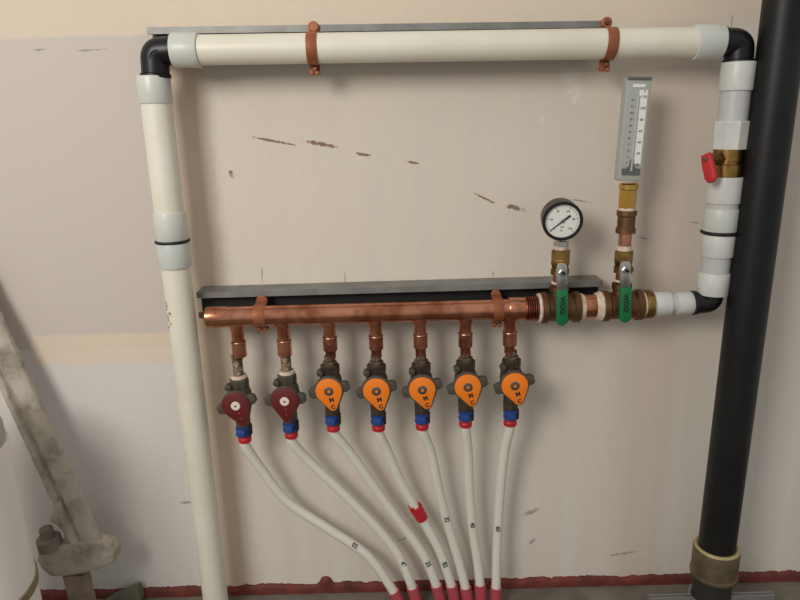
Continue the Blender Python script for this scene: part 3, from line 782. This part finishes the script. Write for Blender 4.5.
# ------------------------------------------------------------------ black drain pipe
YB = -0.085
pa, pb = P(791.5, -40, YB), P(716.8, 546, YB); rb = 34.6 / 2 * mpp(pb)
root = thing('drain_pipe', 'thick upright black plastic pipe at right with a tan coupling at its foot', 'pipe', Vector((pb.x, YB, 0)))
d = (pa - pb).normalized()
MB().cyl(pb - d * .02, pa + d * .1, rb, seg=56).obj('pipe_run', 'abs', root)
c0 = P(716, 553, YB); rc_ = rb * 1.26; zc = P(716, 561, YB - rc_).z
ctop = Vector((c0.x, YB, zc)); hC = zc - P(716, 585, YB - rc_).z
MB().lathe(ctop, -Z, [(0, rb * 1.005), (0, rc_ * .95), (.003, rc_), (hC, rc_ * .99), (hC + .001, rc_ * 1.03), (hC + .006, rc_ * 1.03), (hC + .008, rc_ * .93)], 48).obj('coupling', 'coupl', root)
MB().lathe(ctop + Z * .0015, -Z, [(0, rb * 1.0), (-.001, rb * 1.1), (0, rc_ * .93), (.002, rc_ * .97)], 48, cap=False).obj('coupling_rim', 'couplrim', root)
MB().cyl(Vector((c0.x, YB, zc - hC - .002)), Vector((c0.x, YB, 0)), rb * 1.06, seg=40).obj('pipe_stub', 'threads', root)
# riser clamp near the floor
root = thing('riser_clamp', 'steel pipe clamp with two flat arms round the foot of the black pipe', 'pipe clamp', Vector((c0.x, YB, P(660, 598.2, YB - .005).z - .026)))
zr = P(660, 598.2, YB - .005).z - .026; ri = rb * 1.08; ro_ = ri + .004; arm = .105
for s_ in (-1, 1):
    out = []; inn = []
    for k in range(13):
        a = math.radians(15 + 150 * k / 12); out.append((ro_ * math.cos(a), s_ * ro_ * math.sin(a))); inn.append((ri * math.cos(a), s_ * ri * math.sin(a)))
    y1_, y2_ = s_ * .0015, s_ * .0050
    poly = [(arm, y2_)] + [(ro_ * math.cos(math.radians(16)) + .003, y2_)] + out + [(-ro_ * math.cos(math.radians(16)) - .003, y2_), (-arm, y2_), (-arm, y1_), (-ri - .0005, y1_)] + inn[::-1] + [(ri + .0005, y1_), (arm, y1_)]
    MB().prism(poly, Vector((c0.x, YB, zr)), X, Y, Z, .026, .0004).obj('clamp_arm', 'steel', root, sharp=25)
for s_ in (-1, 1):
    q = Vector((c0.x + s_ * (ro_ + .016), YB, zr + .013)); m = MB()
    m.lathe(q + Y * .012, -Y, [(0, .004), (.028, .004)], 16); m.lathe(q - Y * .010, -Y, [(0, .008), (.006, .008)], 6)
    m.obj('clamp_bolt', 'steel', root, sharp=25)

# ------------------------------------------------------------------ white tank at left
YT = -0.26
rT = 0.098; e1 = ray(22, 500); ang = math.atan2(e1.x, e1.y) - math.asin(rT / 0.97)
ct = Vector((CAMLOC.x + .97 * math.sin(ang), CAMLOC.y + .97 * math.cos(ang), 0)); YT = ct.y + .06
ztop = P(8, 432, YT).z
root = thing('storage_tank', 'white upright cylinder with a tan band at the left edge of the photo', 'tank', ct)
MB().lathe(ct, Z, [(0, rT * .96), (.004, rT), (ztop - .004, rT), (ztop, rT * .985)], 72).obj('tank_shell', 'tank', root)
MB().lathe(ct + Z * ztop, Z, [(0, rT * .955), (.002, rT * .97), (.02, rT * .965), (.035, rT * .93), (.047, rT * .84), (.053, rT * .7), (.055, 0.002)], 72).obj('tank_lid', 'tankcap', root)
zb = P(35.5, 567, YT).z
MB().lathe(ct + Z * (zb - .007), Z, [(0, rT + .0002), (.001, rT + .0022), (.013, rT + .0022), (.014, rT + .0002)], 72).obj('tan_band', 'strap', root)

# ------------------------------------------------------------------ concrete-caked bar clamp
root = None
A = P(-47, 240, -.020); B = P(91, 545, -.080)
root = thing('bar_clamp', 'grey concrete-caked steel bar with a thick foot leaning against wall at left', 'bar clamp', B)
d = (A - B).normalized(); s = d.cross(Vector((0, -1, 0))).normalized(); s = -s if s.x < 0 else s; n_ = d.cross(s); n_ = -n_ if n_.y > 0 else n_
wbar = 31 * mpp(B) * .93; L = (A - B).length
secs = [(-.5, 0), (.5, 0), (.5, .008), (.36, .014), (.02, .017), (-.04, .013), (-.14, .012), (-.2, .019), (-.36, .019), (-.42, .011), (-.5, .009)]
rings = []
for i in range(90):
    t = i / 89; rings.append([B + d * (L * t) + s * (x_ * wbar) + n_ * h_ for x_, h_ in secs])
m = MB().ringloft(rings)
bmesh.ops.subdivide_edges(m.bm, edges=[e for e in m.bm.edges if e.calc_length() > .007], cuts=2, use_grid_fill=True)
for v in m.bm.verts:
    k = noise.noise(v.co * 45); v.co += noise.noise_vector(v.co * 150) * .0013 + n_ * max(0, k) * .003 + s * k * .0012
m.obj('bar', 'caked', root, sharp=60)
# foot: outline traced at its own depth
def poly3(name, pxs, Yd, th, mt_, amp, par):
    pts = [P(x_, y_, Yd) for x_, y_ in pxs]; o0 = sum(pts, Vector()) / len(pts)
    mm = MB().prism([((p_ - o0).x, (p_ - o0).z) for p_ in pts], o0 + Y * th, X, Z, -Y, th, min(.004, th * .2))
    bmesh.ops.triangulate(mm.bm, faces=[f for f in mm.bm.faces if len(f.verts) > 4])
    for _ in range(3): bmesh.ops.subdivide_edges(mm.bm, edges=[e for e in mm.bm.edges if e.calc_length() > .006], cuts=1, use_grid_fill=True)
    for v in mm.bm.verts: v.co += noise.noise_vector(v.co * 110) * amp + noise.noise_vector(v.co * 40) * amp * .7
    return mm.obj(name, mt_, par, sharp=60)
poly3('foot', [(37, 553), (50, 549), (66, 545), (90, 541), (110, 545), (115, 552), (114, 563), (102, 568), (84, 575), (64, 577), (50, 577), (42, 570), (36, 562)], -.095, .028, 'caked', .0014, root)
poly3('jaw', [(53, 505), (60, 500), (72, 540), (66, 546), (62, 533), (55, 526), (48, 522)], -.090, .028, 'caked', .0012, root)
k0 = P(51, 547, -.088); k1 = P(46, 530, -.088); k2 = P(41, 519, -.088); dk = (k1 - k0).normalized()
m = MB(); m.lathe(k0 - dk * .003, dk, [(0, .016), (.002, .0185), (.020, .0185), (.023, .016)], 28); m.obj('clamp_screw', 'caked2', root).name = 'clamp_screw'
MB().lathe(k0 + dk * .018, dk, [(0, .0102), (.016, .0102), (.019, .008)], 24).obj('screw_tip', 'caked2', root)
q = P(76, 572, -.080); f_ = G(84, 612, 0.0); f_ = Vector((q.x + .004, -.076, 0))
fd = (q - f_).normalized(); uu = fd.cross(Y).normalized(); vv = fd.cross(uu)
MB().prism(rrect(.036, .022, .003), f_, uu, vv, fd, (q - f_).length, .001).roughen(1, .001, 90).obj('stub', 'wood', root)

# scrap of board on the floor by the foot
q0 = P(125, 600, -.03); q0.z = 0
pts = [P(x_, y_, -.03) for x_, y_ in [(98, 612), (110, 600), (124, 593.5), (137, 588), (141, 600), (139, 612)]]
for p_ in pts: p_.z = max(p_.z, 0.0008)
mm = MB().prism([((p_ - q0).x, (p_ - q0).z) for p_ in pts], q0 + Y * .018, X, Z, -Y, .018, .001)
so = mm.obj('board_scrap', 'scrap', origin=q0)
tag(so, 'small grey-green scrap of board lying on the floor by the caked bar foot', 'scrap')

# ------------------------------------------------------------------ light
def area(name, loc, target, size, power, colr, sy=None):
    l = bpy.data.lights.new(name, 'AREA'); l.energy = power; l.size = size; l.color = colr
    if sy: l.shape = 'RECTANGLE'; l.size_y = sy
    o = bpy.data.objects.new(name, l); COL.objects.link(o); o.location = loc
    o.rotation_euler = (Vector(target) - Vector(loc)).to_track_quat('-Z', 'Y').to_euler(); return o
area('window_light', (-.80, -1.40, 1.36), (0, 0, .6), .55, 15.5, (1.0, .955, .90))
wd = bpy.data.worlds.new('room_ambient'); S.world = wd; wd.use_nodes = True; nt = wd.node_tree
bg = nt.nodes['Background']; tcw = nt.nodes.new('ShaderNodeTexCoord'); spw = nt.nodes.new('ShaderNodeSeparateXYZ'); nt.links.new(tcw.outputs['Generated'], spw.inputs[0])
rmp = nt.nodes.new('ShaderNodeValToRGB'); rmp.color_ramp.elements[0].color = (.40, .40, .41, 1); rmp.color_ramp.elements[1].color = (.84, .83, .82, 1)
rmp.color_ramp.elements[0].position = .1; rmp.color_ramp.elements[1].position = .7
mr = nt.nodes.new('ShaderNodeMath'); mr.operation = 'MULTIPLY_ADD'; mr.inputs[1].default_value = .5; mr.inputs[2].default_value = .5
nt.links.new(spw.outputs[2], mr.inputs[0]); nt.links.new(mr.outputs[0], rmp.inputs[0]); nt.links.new(rmp.outputs[0], bg.inputs[0]); bg.inputs[1].default_value = .57

vs = S.view_settings; vs.view_transform = 'Standard'; vs.look = 'None'; vs.gamma = 1; vs.exposure = 0.06; vs.use_curve_mapping = False
